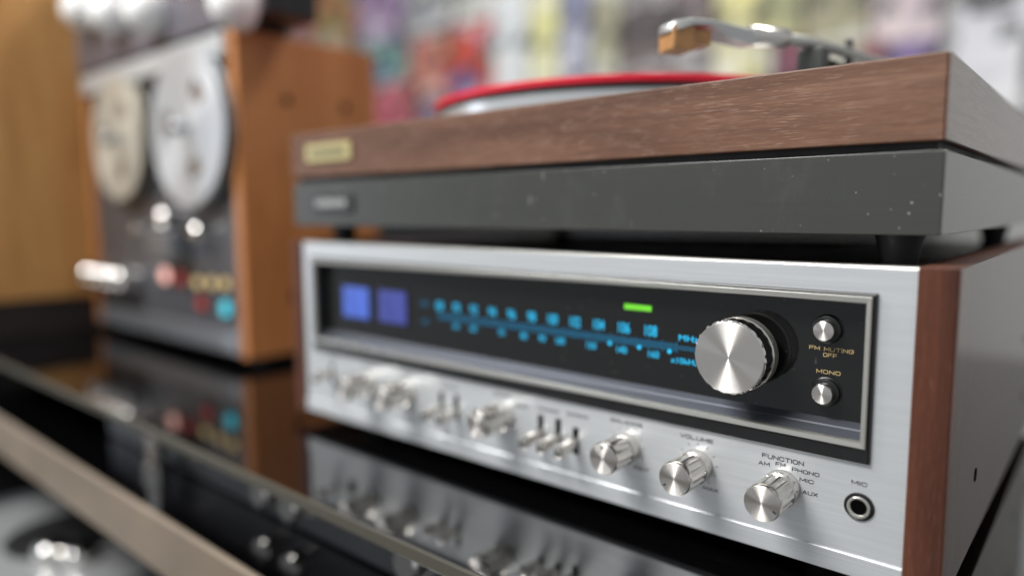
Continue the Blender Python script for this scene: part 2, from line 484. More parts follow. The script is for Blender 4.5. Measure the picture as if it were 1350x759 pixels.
# dial bezel
FO = (0.0272, 0.4021, 0.0539, 0.1146)    # silver frame outer
FI = (0.0292, 0.3999, 0.0566, 0.1118)
bm = new_bm()
o_, i_ = OP, FO
def ring(r, y): return [bm.verts.new((x, y, z)) for x, z in ((r[0], r[2]), (r[1], r[2]), (r[1], r[3]), (r[0], r[3]))]
rings = [ring((o_[0] - .0006, o_[1] + .0006, o_[2] - .0006, o_[3] + .0006), -0.0002), ring((o_[0] - .0004, o_[1] + .0004, o_[2] - .0004, o_[3] + .0004), -0.0016),
         ring((o_[0] + .0002, o_[1] - .0002, o_[2] + .0002, o_[3] - .0002), -0.0020), ring((i_[0], i_[1], i_[2], i_[3]), -0.0016), ring(i_, 0.012)]
for a, b in zip(rings, rings[1:]):
    for k in range(4):
        j = (k + 1) % 4; bm.faces.new((a[k], a[j], b[j], b[k]))
bz = obj('dial_bezel', bm, M['black'], R, (0, 0, 0))
bm = new_bm()
rings = [ring(i_, 0.010), ring(FO, -0.0022), ring((FO[0] + .0004, FO[1] - .0004, FO[2] + .0004, FO[3] - .0004), -0.0028),
         ring((FI[0] - .0003, FI[1] + .0003, FI[2] - .0003, FI[3] + .0003), -0.0026), ring(FI, -0.0020), ring(FI, 0.0003)]
for a, b in zip(rings, rings[1:]):
    for k in range(4):
        j = (k + 1) % 4; bm.faces.new((a[k], a[j], b[j], b[k]))
obj('frame', bm, M['frame'], bz, (0, 0, 0))
GY = 0.0065
KG = 0.9823          # the printed glass lies 6.5 mm behind the plate
def GX(x): return 0.4744 + (x - 0.4744) * KG
def GZ(z): return 0.1483 + (z - 0.1483) * KG
GI = (0.0302, 0.3990, 0.0619, 0.1115)
bm = new_bm()    # lower sloping wall, stepped like the pressed metal lip
a0 = [(0.0002, FI[2]), (0.0034, FI[2] + 0.0026), (0.0039, FI[2] + 0.0032), (GY, GI[2])]
for (ya, za), (yb, zb) in zip(a0, a0[1:]):
    v = [bm.verts.new(q) for q in ((FI[0], ya, za), (FI[1], ya, za), (GI[1] if yb == GY else FI[1], yb, zb), (GI[0] if yb == GY else FI[0], yb, zb))]
    bm.faces.new(v)
obj('lower_lip', bm, M['lip'], bz, (0, 0, 0))
bm = new_bm()    # side and top walls
for q in (((FI[0], 0.0005, FI[3]), (FI[1], 0.0005, FI[3]), (GI[1], GY, GI[3]), (GI[0], GY, GI[3])),
          ((FI[0], 0.0005, FI[2]), (FI[0], 0.0005, FI[3]), (GI[0], GY, GI[3]), (GI[0], GY, GI[2])),
          ((FI[1], 0.0005, FI[2]), (FI[1], 0.0005, FI[3]), (GI[1], GY, GI[3]), (GI[1], GY, GI[2]))):
    bm.faces.new([bm.verts.new(c) for c in q])
obj('recess_wall', bm, M['black'], bz, (0, 0, 0))
dg = box('dial_glass', M['glass'], R, 0.027, 0.4018, GY, GY + 0.003, 0.0575, 0.1140)
# lit dial print
PY = GY - 0.00025
FMX = [0.1461, 0.1611, 0.1761, 0.1912, 0.2063, 0.2214, 0.2365, 0.2518, 0.2671, 0.2825, 0.2980]
for k, x in enumerate(FMX):
    text(str(88 + 2 * k), GX(x), GZ(0.0885), 0.0056 if k < 6 else 0.0066, 0.0054, PY, M['cyan'], dg, 'dial_number')
for s, x in zip((54, 60, 70, 80, 90, 100, 120, 140, 160), (0.1605, 0.1755, 0.1985, 0.2157, 0.229, 0.2418, 0.2624, 0.2813, 0.2998)):
    text(str(s), GX(x), GZ(0.0769), 0.0044 if s < 100 else 0.0058, 0.0034, PY, M['cyan'], dg, 'dial_number')
text('FM', GX(0.1319), GZ(0.0885), 0.0060, 0.0036, PY, M['cyandim'], dg)
text('AM', GX(0.1319), GZ(0.0769), 0.0060, 0.0034, PY, M['cyandim'], dg)
text('MHz', GX(0.3185), GZ(0.0869), 0.0100, 0.0028, PY, M['cyan'], dg)
text('x10kHz', GX(0.3165), GZ(0.0756), 0.0140, 0.0028, PY, M['cyan'], dg)
bm = new_bm()
x = 0.1461; k = 0
while x <= 0.3125:
    h = 0.0017 if k % 5 == 0 else 0.0010
    add_box(bm, x - 0.00022, x + 0.00022, -0.0001, 0.0001, 0.0828, 0.0828 + h)
    add_box(bm, x - 0.00022, x + 0.00022, -0.0001, 0.0001, 0.0810 - h, 0.0810)
    x += 0.00151; k += 1
add_box(bm, 0.144, 0.332, -0.0001, 0.0001, 0.0823, 0.0827)
add_box(bm, 0.144, 0.332, -0.0001, 0.0001, 0.0811, 0.0815)
for v in bm.verts: v.co.x = GX(v.co.x); v.co.z = GZ(v.co.z)
o = obj('scale_ticks', bm, M['cyandim'], dg, (0, PY, 0)); o['kind'] = 'stuff'
for x in (0.2740, 0.2915, 0.3085):
    lathe('scale_dot', M['cyan'], dg, (GX(x), PY, GZ(0.0795)), [(0.0011, 0), (0.0010, 0.0001)], 14)
for x0, x1, m in ((0.0455, 0.0745, 'lampblue'), (0.0860, 0.1140, 'lampblue2')):
    x0, x1 = GX(x0), GX(x1)
    mt = box('signal_meter', M['black'], R, x0 - 0.002, x1 + 0.002, PY - 0.0003, PY, GZ(0.0708), GZ(0.0967), 0.0001)
    mf = box('meter_face', M[m], mt, x0, x1, PY - 0.0006, PY - 0.0003, GZ(0.0730), GZ(0.0947))
    bm = new_bm(); add_box(bm, -0.0003, 0.0003, -0.0001, 0.0001, -0.009, 0.009)
    obj('needle', bm, M['black'], mt, ((x0 + x1) / 2 - 0.004, PY - 0.0008, GZ(0.0835)), (0, -0.35, 0))
gl = box('stereo_lamp', M['green'], R, GX(0.2826), GX(0.2982), PY - 0.0003, PY, GZ(0.0982), GZ(0.1010), 0.0001)

# knobs --------------------------------------------------------------
def flute(n, depth, rings):
    def f(k, i):
        if k not in rings: return 1.0
        return 1.0 - depth * (0.5 - 0.5 * math.cos(2 * PI * (i % 8) / 8)) ** 0.6
    return f
def tone_knob(x, z, L, r, ang=None, name='knob'):
    prof = [(r * .96, 0), (r, 0.0006), (r, L * .27), (r * .93, L * .285), (r * .93, L * .315), (r * .985, L * .33), (r * .985, L * .34), (r * .985, L * .90), (r, L * .905), (r, L * .955), (r * .94, L)]
    b = lathe(name, M['knobside'], R, (x, 0, z), prof, 112, '-y', flute(14, 0.07, (6, 7)), 40)
    lathe('cap', M['spun'], b, (x, -L, z), [(r * .945, -0.0002), (r * .945, 0.00015), (r * .925, 0.0003)], 72, '-y')
    c = b.children[0]
    # children of a rotated knob: place in the knob's own frame
    c.rotation_euler = (0, 0, 0); c.location = (0, 0, L)
    if ang is not None:
        bm = new_bm(); add_box(bm, -0.0004, 0.0004, -0.0007, 0.0007, -0.0001, 0.00012)
        d = obj('pointer_dot', bm, M['ink'], None)
        d.parent = b; d.location = (r * .74 * math.cos(ang), r * .74 * math.sin(ang), L + 0.0004); d.rotation_euler = (0, 0, ang + PI / 2)
    return b
tone_knob(0.3697, 0.0300, 0.0232, 0.0078, math.radians(-22))
tone_knob(0.3303, 0.0303, 0.0226, 0.0078, math.radians(-142))
tone_knob(0.2924, 0.0306, 0.0220, 0.0078, math.radians(92))
tone_knob(0.2100, 0.0314, 0.0220, 0.0082, math.radians(90))
tone_knob(0.1270, 0.0316, 0.0220, 0.0082, math.radians(90))
tone_knob(0.0880, 0.0316, 0.0220, 0.0082, math.radians(60))
# levers
def lever(x, zs0, zs1, zl):
    s = box('lever_switch', M['hole'], R, x - 0.0017, x + 0.0017, -0.0003, 0.0012, zs0, zs1)
    bm = new_bm()
    add_box(bm, -0.0017, 0.0017, -0.0165, 0.0, -0.0032, 0.0032, 0.0009)
    for v in bm.verts:
        if v.co.y < -0.008: v.co.x *= 1.6
        v.co.z += v.co.y * 0.10
    obj('lever', bm, M['knobside'], s, (x, 0, zl), (0, 0, 0), 40)
for x in (0.2374, 0.2494): lever(x, 0.0225, 0.0370, 0.0270)
lever(0.2610, 0.0202, 0.0345, 0.0270)
for x in (0.1590, 0.1722): lever(x, 0.0225, 0.0370, 0.0270)
lever(0.0455, 0.0250, 0.0390, 0.0330)
# jacks
def jack(x, z):
    j = lathe('jack', M['black'], R, (x, 0, z), [(0.0057, 0), (0.0057, 0.0006), (0.0051, 0.0009)], 40)
    bm = new_bm()
    add_lathe(bm, [(0.0044, 0.0006), (0.0044, 0.0013), (0.0041, 0.0016), (0.0035, 0.0016), (0.0031, 0.0011), (0.0031, 0.0009)], 40, None, False, False)
    c = obj('jack_ring', bm, M['frame'], None, (0, 0, 0), (0, 0, 0), 30); c.parent = j
    bm = new_bm(); add_lathe(bm, [(0.0031, 0.0009), (0.0030, 0.00095)], 32)
    c = obj('jack_hole', bm, M['hole'], None); c.parent = j  # flat disc, the shade of the bore is painted
jack(0.4004, 0.0296)
jack(0.0640, 0.0270)

# tuning knob on the glass
TKX, TKZ, TL, TR = 0.3497, 0.0858, 0.0197, 0.0161
def scallop(rings):
    return lambda k, i: 1.0 if k not in rings else 1.0 - 0.016 * (0.5 - 0.5 * math.cos(2 * PI * (i % 8) / 8))
tk = lathe('tuning_knob', M['darkchrome'], R, (TKX, GY, TKZ), [(TR * .45, 0), (TR * .45, 0.0050), (TR * .90, 0.0052), (TR * .985, 0.0058), (TR * .985, 0.0105), (TR * .985, TL - .0012), (TR * .985, TL - .0010), (TR * .93, TL - .0002)], 176, '-y', scallop((4, 5, 6)), 25)
def sub(parent, name, prof, mat, n=72, mod=None, smooth=30, c0=True, c1=True):
    bm = new_bm(); add_lathe(bm, prof, n, mod, c0, c1)
    o = obj(name, bm, mat, None, (0, 0, 0), (0, 0, 0), smooth); o.parent = parent
    return o
sub(tk, 'rear_ring', [(TR * .95, 0.0050), (TR * 1.0, 0.0058), (TR * 1.0, 0.0094), (TR * .985, 0.0098)], M['frame'], 96)
sub(tk, 'ring', [(TR * .99, 0.0098), (TR * 1.012, 0.0101), (TR * 1.012, 0.0108), (TR * .985, 0.0114)], M['knobside'], 96)
sub(tk, 'chamfer', [(TR * .985, TL - .0011), (TR * 1.0, TL - .0010), (TR * 1.0, TL - .0006), (TR * .955, TL + .00015), (TR * .94, TL + .00016)], M['chrome'], 176, scallop((0, 1, 2)), 35)
sub(tk, 'cap', [(TR * .95, 0.0), (TR * .95, 0.00025), (TR * .94, 0.0004)], M['spun'], 96).location = (0, 0, TL)

def push_button(x, z):
    c = lathe('push_button', M['black'], R, (x, GY, z), [(0.0062, 0), (0.0062, 0.0004), (0.0058, 0.0007), (0.0056, 0.0022), (0.0052, 0.0024)], 44)
    sub(c, 'button', [(0.0043, 0.0010), (0.0043, 0.0055), (0.0040, 0.0060)], M['knobside'], 48)
    sub(c, 'cap', [(0.0040, 0), (0.0040, 0.00012), (0.0038, 0.0002)], M['spun'], 48).location = (0, 0, 0.0060)
push_button(GX(0.3834) - 0.0014, GZ(0.0986) - 0.0004)
push_button(GX(0.3838) - 0.0014, GZ(0.0722) - 0.0008)

# lettering
def tx(s, x, z, w, h=0.0017): return print_text(s, x, z, w, h, -0.00012, M['ink'], fp)
tx('FUNCTION', 0.3693, 0.0421, 0.0178, 0.0019)
tx('AM', 0.3614, 0.0385, 0.0049); tx('FM', 0.3685, 0.0396, 0.0042); tx('PHONO', 0.3790, 0.0388, 0.0112)
tx('MIC', 0.3796, 0.0352, 0.0058); tx('AUX', 0.3812, 0.0301, 0.0062)
tx('MIC', 0.4000, 0.0392, 0.0059)
tx('VOLUME', 0.3295, 0.0430, 0.0165, 0.0019); tx('MAX', 0.3371, 0.0205, 0.0075)
tx('BALANCE', 0.2919, 0.0432, 0.0180, 0.0019); tx('RIGHT', 0.3006, 0.0215, 0.0090)
for cx_, cz_ in ((0.3303, 0.0310), (0.2924, 0.0311)):
    bm = new_bm()
    for k in range(11):
        a = math.radians(-52 + k * 28.4)
        q = [(-0.00013, 0.0088), (0.00013, 0.0088), (0.00013, 0.0102), (-0.00013, 0.0102)]
        bm.faces.new([bm.verts.new((cx_ + u * -math.sin(a) + w * math.cos(a), 0, cz_ + u * math.cos(a) + w * math.sin(a))) for u, w in q])
    obj('tick_marks', bm, M['ink'], fp, (0, -0.00012, 0))
# soft, out of focus print above the levers and the far knobs
def marks(x, z, w):
    bm = new_bm(); u = -w / 2
    while u < w / 2:
        l = random.uniform(0.0009, 0.0015)
        add_frame(bm, (u, u + l, -0.0008, 0.0008), (u + .0003, u + l - .0003, -0.0005, 0.0005), -0.00005, 0.00005); u += l + 0.0005
    obj('lettering', bm, M['softink'], fp, (x, -0.0001, z))
for x, z, w in ((0.2228, 0.0395, 0.010), (0.2425, 0.0407, 0.014), (0.2615, 0.0412, 0.013), (0.2085, 0.0432, 0.012), (0.166, 0.0412, 0.014), (0.126, 0.0432, 0.010), (0.088, 0.0432, 0.014), (0.0455, 0.0432, 0.010)):
    marks(x, z, w)
def gx(s, x, z, w): return print_text(s, GX(x), GZ(z), w, 0.0017, PY, M['gold'], dg)
gx('FM MUTING', 0.3836, 0.0897, 0.0176); gx('OFF', 0.3833, 0.0872, 0.0056); gx('MONO', 0.3829, 0.0799, 0.0096)

# ================================================================== TURNTABLE
XL, XR, YF, YB = -0.008, 0.422, 0.0070, 0.366
T = thing('turntable', 'walnut and grey turntable standing on the silver receiver', 'turntable', (0.207, 0.19, H))
base = box('base', M['tt_grey'], T, XL + .0005, XR - 0.0003, YF + 0.0005, YB - .001, 0.1382, 0.1700, 0.0003)
box('recess_strip', M['gap'], T, XL + 0.004, XR - 0.0035, YF + 0.0045, YB - 0.004, 0.1700, 0.1735)
box('sheen_panel', M['grey_sheen_end'], base, XR - 0.0003, XR + 0.0002, YF + 0.0009, YB - .0012, 0.1384, 0.1698, 0.0002)  # added to carry the sheen on the end of the base
pl = box('plinth', M['tt_wood'], T, XL, XR - 0.0008, YF, YB, 0.1735, 0.2054, 0.0007)
ep = box('sheen_panel', M['tt_wood_side'], pl, XR - 0.0008, XR, YF + 0.0006, YB, 0.1737, 0.2052, 0.0003)
for x in (0.0280, 0.4040):
    for y in (0.0270, 0.3000):
        lathe('foot', M['rubber'], T, (x, y, H - 0.0012), [(0.0070, 0), (0.0072, 0.001), (0.0088, 0.0105), (0.0098, 0.0130)], 36, 'z')
b1 = box('name_badge', M['brass'], T, 0.0125, 0.0665, YF - 0.0015, YF, 0.1838, 0.1968, 0.0005)
bm = new_bm(); u = -0.021
while u < 0.020:
    add_box(bm, u, u + 0.0025, -0.0001, 0.0001, -0.0022, 0.0022); u += 0.0042
obj('lettering', bm, M['badge'], b1, (0.0395, YF - 0.0016, 0.1903))
b2 = box('model_badge', M['badge'], T, 0.0190, 0.0655, YF - 0.0012, YF + 0.0006, 0.1478, 0.1604, 0.0004)
bm = new_bm(); u = -0.018
while u < 0.017:
    add_box(bm, u, u + 0.0028, -0.0001, 0.0001, -0.0026, 0.0026); u += 0.0045
obj('lettering', bm, M['palegrey'], b2, (0.0420, YF - 0.0013, 0.1545))
PCX, PCY = 0.165, 0.200
box('top_plate', M['decksilver'], T, XL + 0.006, XR - 0.006, YF + 0.004, YB - 0.006, 0.2054, 0.2060)
plt = lathe('platter', M['platter'], T, (PCX, PCY, 0.2075), [(0.140, 0), (0.1465, 0.001), (0.1475, 0.003), (0.1475, 0.0128), (0.1470, 0.0136)], 160, 'z')
lathe('mat', M['rubber'], plt, (PCX, PCY, 0.2211), [(0.1482, 0), (0.1482, 0.0029)], 120, 'z')
rec = lathe('record', M['red'], None, (PCX, PCY, 0.2240), [(0.1495, 0), (0.1512, 0.0010), (0.1512, 0.0038), (0.1502, 0.0043), (0.05, 0.0045)], 200, 'z')
tag(rec, 'bright red record lying on the turntable platter', 'record')
# tonearm
ta = obj('tonearm', (lambda b: (add_tube(b, [(0.3155, 0.0890, 0.2412), (0.3250, 0.1030, 0.2410), (0.3330, 0.1180, 0.2405), (0.3400, 0.1400, 0.2395), (0.3470, 0.1700, 0.2385), (0.3520, 0.2100, 0.2380), (0.3560, 0.2650, 0.2380)], 0.0033, 16), b)[1])(new_bm()), M['chrome'], T, (0, 0, 0), (0, 0, 0), 50)
ta.data.materials[0] = M['frame']
cbm = new_bm(); add_tube(cbm, [(0.3130, 0.0850, 0.2412), (0.3145, 0.0872, 0.2412), (0.3255, 0.1035, 0.2410), (0.3262, 0.1046, 0.2410)], [0.0048, 0.0056, 0.0056, 0.0048], 20)
obj('collar', cbm, M['knobside'], ta, (0, 0, 0), (0, 0, 0), 40)
# headshell: slim curved shell running along the arm direction
hs = new_bm()
d = Vector((0.3130 - 0.2870, 0.0850 - 0.0395, 0)).normalized(); sd = Vector((d.y, -d.x, 0))
P0 = Vector((0.2870, 0.0395, 0.2415))
sec = [(0.0, 0.0050, -0.0030, 0.0005), (0.003, 0.0080, -0.0025, 0.0026), (0.012, 0.0092, 0.0005, 0.0040), (0.024, 0.0092, 0.0010, 0.0040), (0.034, 0.0070, -0.0030, 0.0036), (0.046, 0.0055, -0.0055, 0.0026), (0.053, 0.0048, -0.0058, 0.0026)]
rr = []
for s_, w_, zl, zh in sec:
    c = P0 + d * s_
    rr.append([hs.verts.new(c + sd * u * w_ + Vector((0, 0, z))) for u, z in ((-1, zl), (-1, zh - .0008), (-.8, zh), (.8, zh), (1, zh - .0008), (1, zl))])
for a, b in zip(rr, rr[1:]):
    for i in range(6):
        j = (i + 1) % 6; hs.faces.new((a[i], a[j], b[j], b[i]))
hs.faces.new(rr[0]); hs.faces.new(rr[-1])
obj('headshell', hs, M['shell'], ta, (0, 0, 0), (0, 0, 0), 50)
ang = math.atan2(d.y, d.x)
cb = new_bm(); add_box(cb, 0.0012, 0.0145, -0.0076, 0.0076, -0.0120, 0.0008, 0.0012)
add_box(cb, 0.0143, 0.0250, -0.0060, 0.0060, -0.0085, -0.0006, 0.0010)
cart = obj('cartridge', cb, M['cartridge'], ta, P0, (0, 0, ang))
# arm rest and lift
ar = new_bm(); 
add_box(ar, 0.3270, 0.3420, 0.1180, 0.1300, 0.2060, 0.2375, 0.0012)
rest = obj('arm_rest', ar, plain('dark_grey_rest', (58, 60, 56), 0.4), T)
ar = new_bm(); add_box(ar, 0.3385, 0.3440, 0.1300, 0.1560, 0.2060, 0.2320, 0.0015); add_box(ar, 0.3400, 0.3530, 0.1420, 0.1580, 0.2060, 0.2290, 0.0012)
obj('lift_block', ar, M['rubber'], T)
lathe('lift_post', M['rubber'], T, (0.3440, 0.1560, 0.2060), [(0.0022, 0), (0.0022, 0.040), (0.0018, 0.041)], 20, 'z')
lathe('arm_base', M['rubber'], T, (0.356, 0.265, 0.2060), [(0.026, 0), (0.026, 0.010), (0.020, 0.012), (0.014, 0.030), (0.014, 0.036)], 48, 'z')
lathe('arm_plate', M['white'], T, (0.3060, 0.1120, 0.2060), [(0.020, 0), (0.020, 0.0085), (0.0185, 0.0100)], 48, 'z')
lathe('control_disc', M['rubber'], T, (0.3760, 0.1550, 0.2060), [(0.019, 0), (0.019, 0.015), (0.017, 0.0165)], 48, 'z')
lathe('control_knob', M['cartridge'], T, (0.3850, 0.1300, 0.2060), [(0.0018, 0), (0.0018, 0.015), (0.001, 0.0165)], 16, 'z')

# ================================================================== REEL DECK
DX0, DX1, DY0, DY1, DZ0, DZ1 = -0.585, -0.188, 0.0675, 0.232, 0.0, 0.325
D = thing('reel_tape_deck', 'upright reel to reel tape deck in orange wood case beside receiver', 'tape deck', ((DX0 + DX1) / 2, 0.15, ZT))
box('side_panel', M['deckwood'], D, DX0, DX0 + 0.014, DY0 - 0.004, DY1, DZ0, DZ1, 0.001)
sp = box('side_panel', M['deckwood'], D, DX1 - 0.014, DX1, DY0 - 0.004, DY1, DZ0, DZ1, 0.001)
for y, z in ((0.118, 0.262), (0.190, 0.262), (0.118, 0.06), (0.190, 0.06)):
    lathe('screw', M['hole'], sp, (DX1 + 0.0001, y, z), [(0.005, 0), (0.004, 0.0012)], 20, 'x')
IX0, IX1 = DX0 + 0.0142, DX1 - 0.0142
box('case', M['black'], D, IX0, IX1, DY0 + 0.004, DY1 - 0.002, DZ0 + 0.001, DZ1 - 0.001)
df = box('face_plate', M['deckface'], D, IX0, IX1, DY0, DY0 + 0.0038, DZ0 + 0.026, DZ1 - 0.026)
box('top_trim', M['silver'], D, IX0, IX1, DY0 - 0.010, DY0 + 0.0035, DZ1 - 0.0255, DZ1 - 0.002, 0.002)
box('bottom_trim', M['decksilver'], D, IX0, IX1, DY0 - 0.006, DY0 + 0.0035, DZ0 + 0.002, DZ0 + 0.0255, 0.002)
for x in (DX0 + 0.03, DX1 - 0.03):
    for y in (DY0 + 0.03, DY1 - 0.03):
        lathe('foot', M['rubber'], D, (x, y, ZT), [(0.012, 0), (0.013, 0.0115)], 20, 'z')
for x, z in ((-0.449, 0.2360), (-0.270, 0.2345)):
    lathe('spindle', M['decksilver'], D, (x, DY0, z), [(0.020, 0), (0.020, 0.006), (0.006, 0.0065), (0.006, 0.030), (0.004, 0.032)], 32)
# head cover and rollers
hc = box('head_cover', M['decksilver'], D, -0.365, -0.305, DY0 - 0.026, DY0 - 0.0002, 0.096, 0.128, 0.004, 3)
for x in (-0.41, -0.262):
    lathe('roller', M['chrome'], D, (x, DY0, 0.128), [(0.008, 0), (0.008, 0.018), (0.006, 0.02)], 28)
lathe('capstan', M['chrome'], D, (-0.334, DY0, 0.142), [(0.010, 0), (0.010, 0.020), (0.007, 0.024)], 28)
# row of polished round knobs
for k in range(5):
    x = -0.560 + k * 0.027
    lathe('knob', M['chrome'], D, (x, DY0, 0.0675), [(0.012, 0), (0.012, 0.006), (0.0135, 0.010), (0.0150, 0.016), (0.0148, 0.021), (0.0130, 0.0265), (0.0095, 0.0305), (0.005, 0.0325), (0.001, 0.0330)], 40)
def dlamp(x, z, r, mat, name='indicator'):
    bb = lathe(name, M['black'], D, (x, DY0, z), [(r * 1.4, 0), (r * 1.3, 0.003)], 24)
    sub(bb, 'lens', [(r, 0.003), (r * .9, 0.0055), (r * .5, 0.0068)], mat, 24)
dlamp(-0.369, 0.0760, 0.0085, M['pink'])
dlamp(-0.330, 0.0740, 0.0075, M['redlamp'])
dlamp(-0.2895, 0.0725, 0.0060, M['amber'], 'level_button'); dlamp(-0.2575, 0.0738, 0.0060, M['amber'], 'level_button'); dlamp(-0.2285, 0.0750, 0.0060, M['amber'], 'level_button')
dlamp(-0.2831, 0.0500, 0.0080, M['redlamp']); dlamp(-0.2305, 0.0490, 0.0085, M['teal'])

def reel(x, z, r, mat, label, hubmat):
    rl = thing('tape_reel', label, 'tape reel', (x, DY0 - 0.0070, z), 'reels on the tape deck')
    for yy, th in ((DY0 - 0.0070, 0.0014), (DY0 - 0.0160, 0.0014)):
        bm = new_bm()
        # flange: outer rim, hub plate and three spokes
        n = 72
        def annulus(r0, r1, a0, a1, m):
            prev = None
            for q in range(m + 1):
                a = a0 + (a1 - a0) * q / m
                cur = [bm.verts.new((rr_ * math.cos(a), yo, rr_ * math.sin(a))) for rr_, yo in ((r0, 0), (r1, 0), (r1, -th), (r0, -th))]
                if prev:
                    for i in range(4):
                        j = (i + 1) % 4; bm.faces.new((prev[i], prev[j], cur[j], cur[i]))
                elif abs(a1 - a0) < 6.2: bm.faces.new(cur)
                prev = cur
            if abs(a1 - a0) < 6.2: bm.faces.new(prev)
        annulus(r * 0.66, r, 0, 2 * PI, n)
        annulus(0.010, r * 0.42, 0, 2 * PI, n)
        for k in range(3):
            c = PI / 2 + k * 2 * PI / 3 + 0.35
            annulus(r * 0.421, r * 0.659, c - 0.75, c + 0.75, 14)
        obj('flange', bm, mat, rl, (x, yy, z))
    lathe('hub', hubmat, rl, (x, DY0 - 0.0085, z), [(r * 0.36, 0), (r * 0.36, 0.0072)], 48)
    lathe('wound_tape', M['tape'], rl, (x, DY0 - 0.0086, z), [(r * 0.60, 0), (r * 0.60, 0.0068)], 64)
    return rl
reel(-0.449, 0.2360, 0.0720, M['cream'], 'cream tape reel on the tape deck, beside the tan cabinet', M['cream'])
reel(-0.270, 0.2345, 0.0800, M['clear'], 'silvery clear tape reel beside the orange wood side of tape deck', M['white'])

# amplifier on the deck
A_ = thing('amplifier', 'dark amplifier with round knobs in highlight white on top of the tape deck', 'amplifier', (-0.38, 0.15, DZ1))
box('case', M['black'], A_, -0.60, -0.138, 0.068, 0.125, DZ1 + 0.006, 0.47, 0.002)
box('fascia', worn('amp_face', (112, 108, 116), 0.35, 0.3, 0.15, 12), A_, -0.60, -0.138, 0.064, 0.0678, DZ1 + 0.0065, 0.47, 0.001)
for x in (-0.56, -0.19):
    for y in (0.082, 0.112):
        lathe('foot', M['rubber'], A_, (x, y, DZ1 - 0.0002), [(0.010, 0), (0.011, 0.0075)], 20, 'z')
for x, z in ((-0.535, 0.400), (-0.450, 0.380), (-0.352, 0.365), (-0.162, 0.338)):  # white knobs paint the bright reflections on the fascia
    bm = new_bm(); add_lathe(bm, [(0.021, 0), (0.023, 0.010), (0.0225, 0.018), (0.0185, 0.027), (0.012, 0.0325), (0.004, 0.035), (0.001, 0.0352)], 40)
    obj('knob', bm, M['pale'], A_, (x, 0.064, z), (PI / 2, 0, 0), 40)

# ================================================================== TAN CABINET AT THE LEFT
C_ = thing('speaker_cabinet', 'tall tan oak speaker cabinet with dark plinth beside the tape deck', 'speaker', (-0.80, 0.02, ZT))
box('case', M['oak'], C_, -1.0, -0.597, -0.16, 0.26, 0.037, 0.62, 0.002)
box('plinth', worn('plinth_brown', (34, 26, 24), 0.5), C_, -0.995, -0.600, -0.155, 0.255, ZT, 0.0368, 0.002)
box('grille', M['rubber'], C_, -0.985, -0.612, -0.168, -0.1602, 0.05, 0.60, 0.004)

# ================================================================== SECOND TURNTABLE ON THE LOWER SHELF
T2 = thing('record_player', 'record player with silver platter on the shelf below the glass top', 'record player', (-0.36, -0.05, -0.28))
box('plinth', M['deckwood'], T2, -0.62, -0.16, -0.22, 0.12, -0.28, -0.225, 0.003)
box('top_plate', M['decksilver'], T2, -0.615, -0.165, -0.215, 0.115, -0.2249, -0.222, 0.001)
p2 = lathe('platter', M['platter'], T2, (-0.40, -0.045, -0.222), [(0.145, 0), (0.150, 0.003), (0.150, 0.012), (0.147, 0.014)], 96, 'z')
lathe('mat', M['rubber'], p2, (-0.40, -0.045, -0.208), [(0.060, 0), (0.060, 0.003)], 80, 'z')
for x, y in ((-0.352, -0.075), (-0.322, -0.058)):  # chrome domes added to imitate ceiling light glints on the platter
    lathe('glint_dome', M['chrome'], T2, (x, y, -0.205), [(0.016, 0), (0.017, 0.006), (0.015, 0.011), (0.010, 0.0145), (0.003, 0.016)], 32, 'z')

# ================================================================== SHOP BEHIND
def structure(o): o['kind'] = 'structure'; return o
structure(box('floor', M['floor'], None, -9, 4, -2.5, 2.6, -0.80, -0.7505))
structure(box('wall_back', M['wallm'], None, -9, 3, 2.25, 2.35, -0.75, 2.6))

ct = thing('added_counter', 'long dark low counter added along the shop wall to darken reflections', 'counter', (-2.4, 1.95, -0.75))  # added so that the receiver lid reflects something dark
box('body', M['black'], ct, -5.0, 0.02, 1.75, 2.24, -0.75, 0.30, 0.004)
box('worktop', worn('counter_top', (60, 52, 48), 0.35), ct, -5.02, 0.04, 1.73, 2.245, 0.3005, 0.335, 0.004)

def cover(name, c1, c2, c3, scale, rough=0.45):
    t = NT(name)
    v = t.node('ShaderNodeTexVoronoi', distance='CHEBYCHEV'); v.inputs['Scale'].default_value = scale
    t.link(t.coord((1, 1, 1.3)), v.inputs['Vector'])
    sep = t.node('ShaderNodeSeparateColor'); t.link(v.outputs['Color'], sep.inputs[0])
    m = tuple(sum(q) / 3 for q in zip(c1, c2, c3))
    dk = tuple(q * .42 for q in m); pl_ = tuple(140 + q * .4 for q in m); al = (m[2], m[0], m[1])
    r = t.ramp(sep.outputs[0], [(0.0, lin(dk)), (0.13, lin(c1)), (0.40, lin(c2)), (0.66, lin(c3)), (0.84, lin(pl_)), (0.95, lin(al))])
    r.node.color_ramp.interpolation = 'CONSTANT'
    t.set(Base_Color=r, Roughness=rough)
    return t.m

def sleeve(x, z, w, h, cols, label, cat='record sleeve', name='record_sleeve', scale=13, depth=0.03, group='covers on the shop wall'):
    for kind in ('poster', 'card', 'strip'):
        if ' %s on' % kind in label: name, cat = {'poster': ('poster', 'poster'), 'card': ('display_card', 'card'), 'strip': ('display_strip', 'strip')}[kind]
    o = box(name, cover('cover_' + name, *cols, scale), None, x - w / 2, x + w / 2, 2.25 - depth, 2.25, z - h / 2, z + h / 2, 0.002)
    tag(o, label, cat, group)
    return o
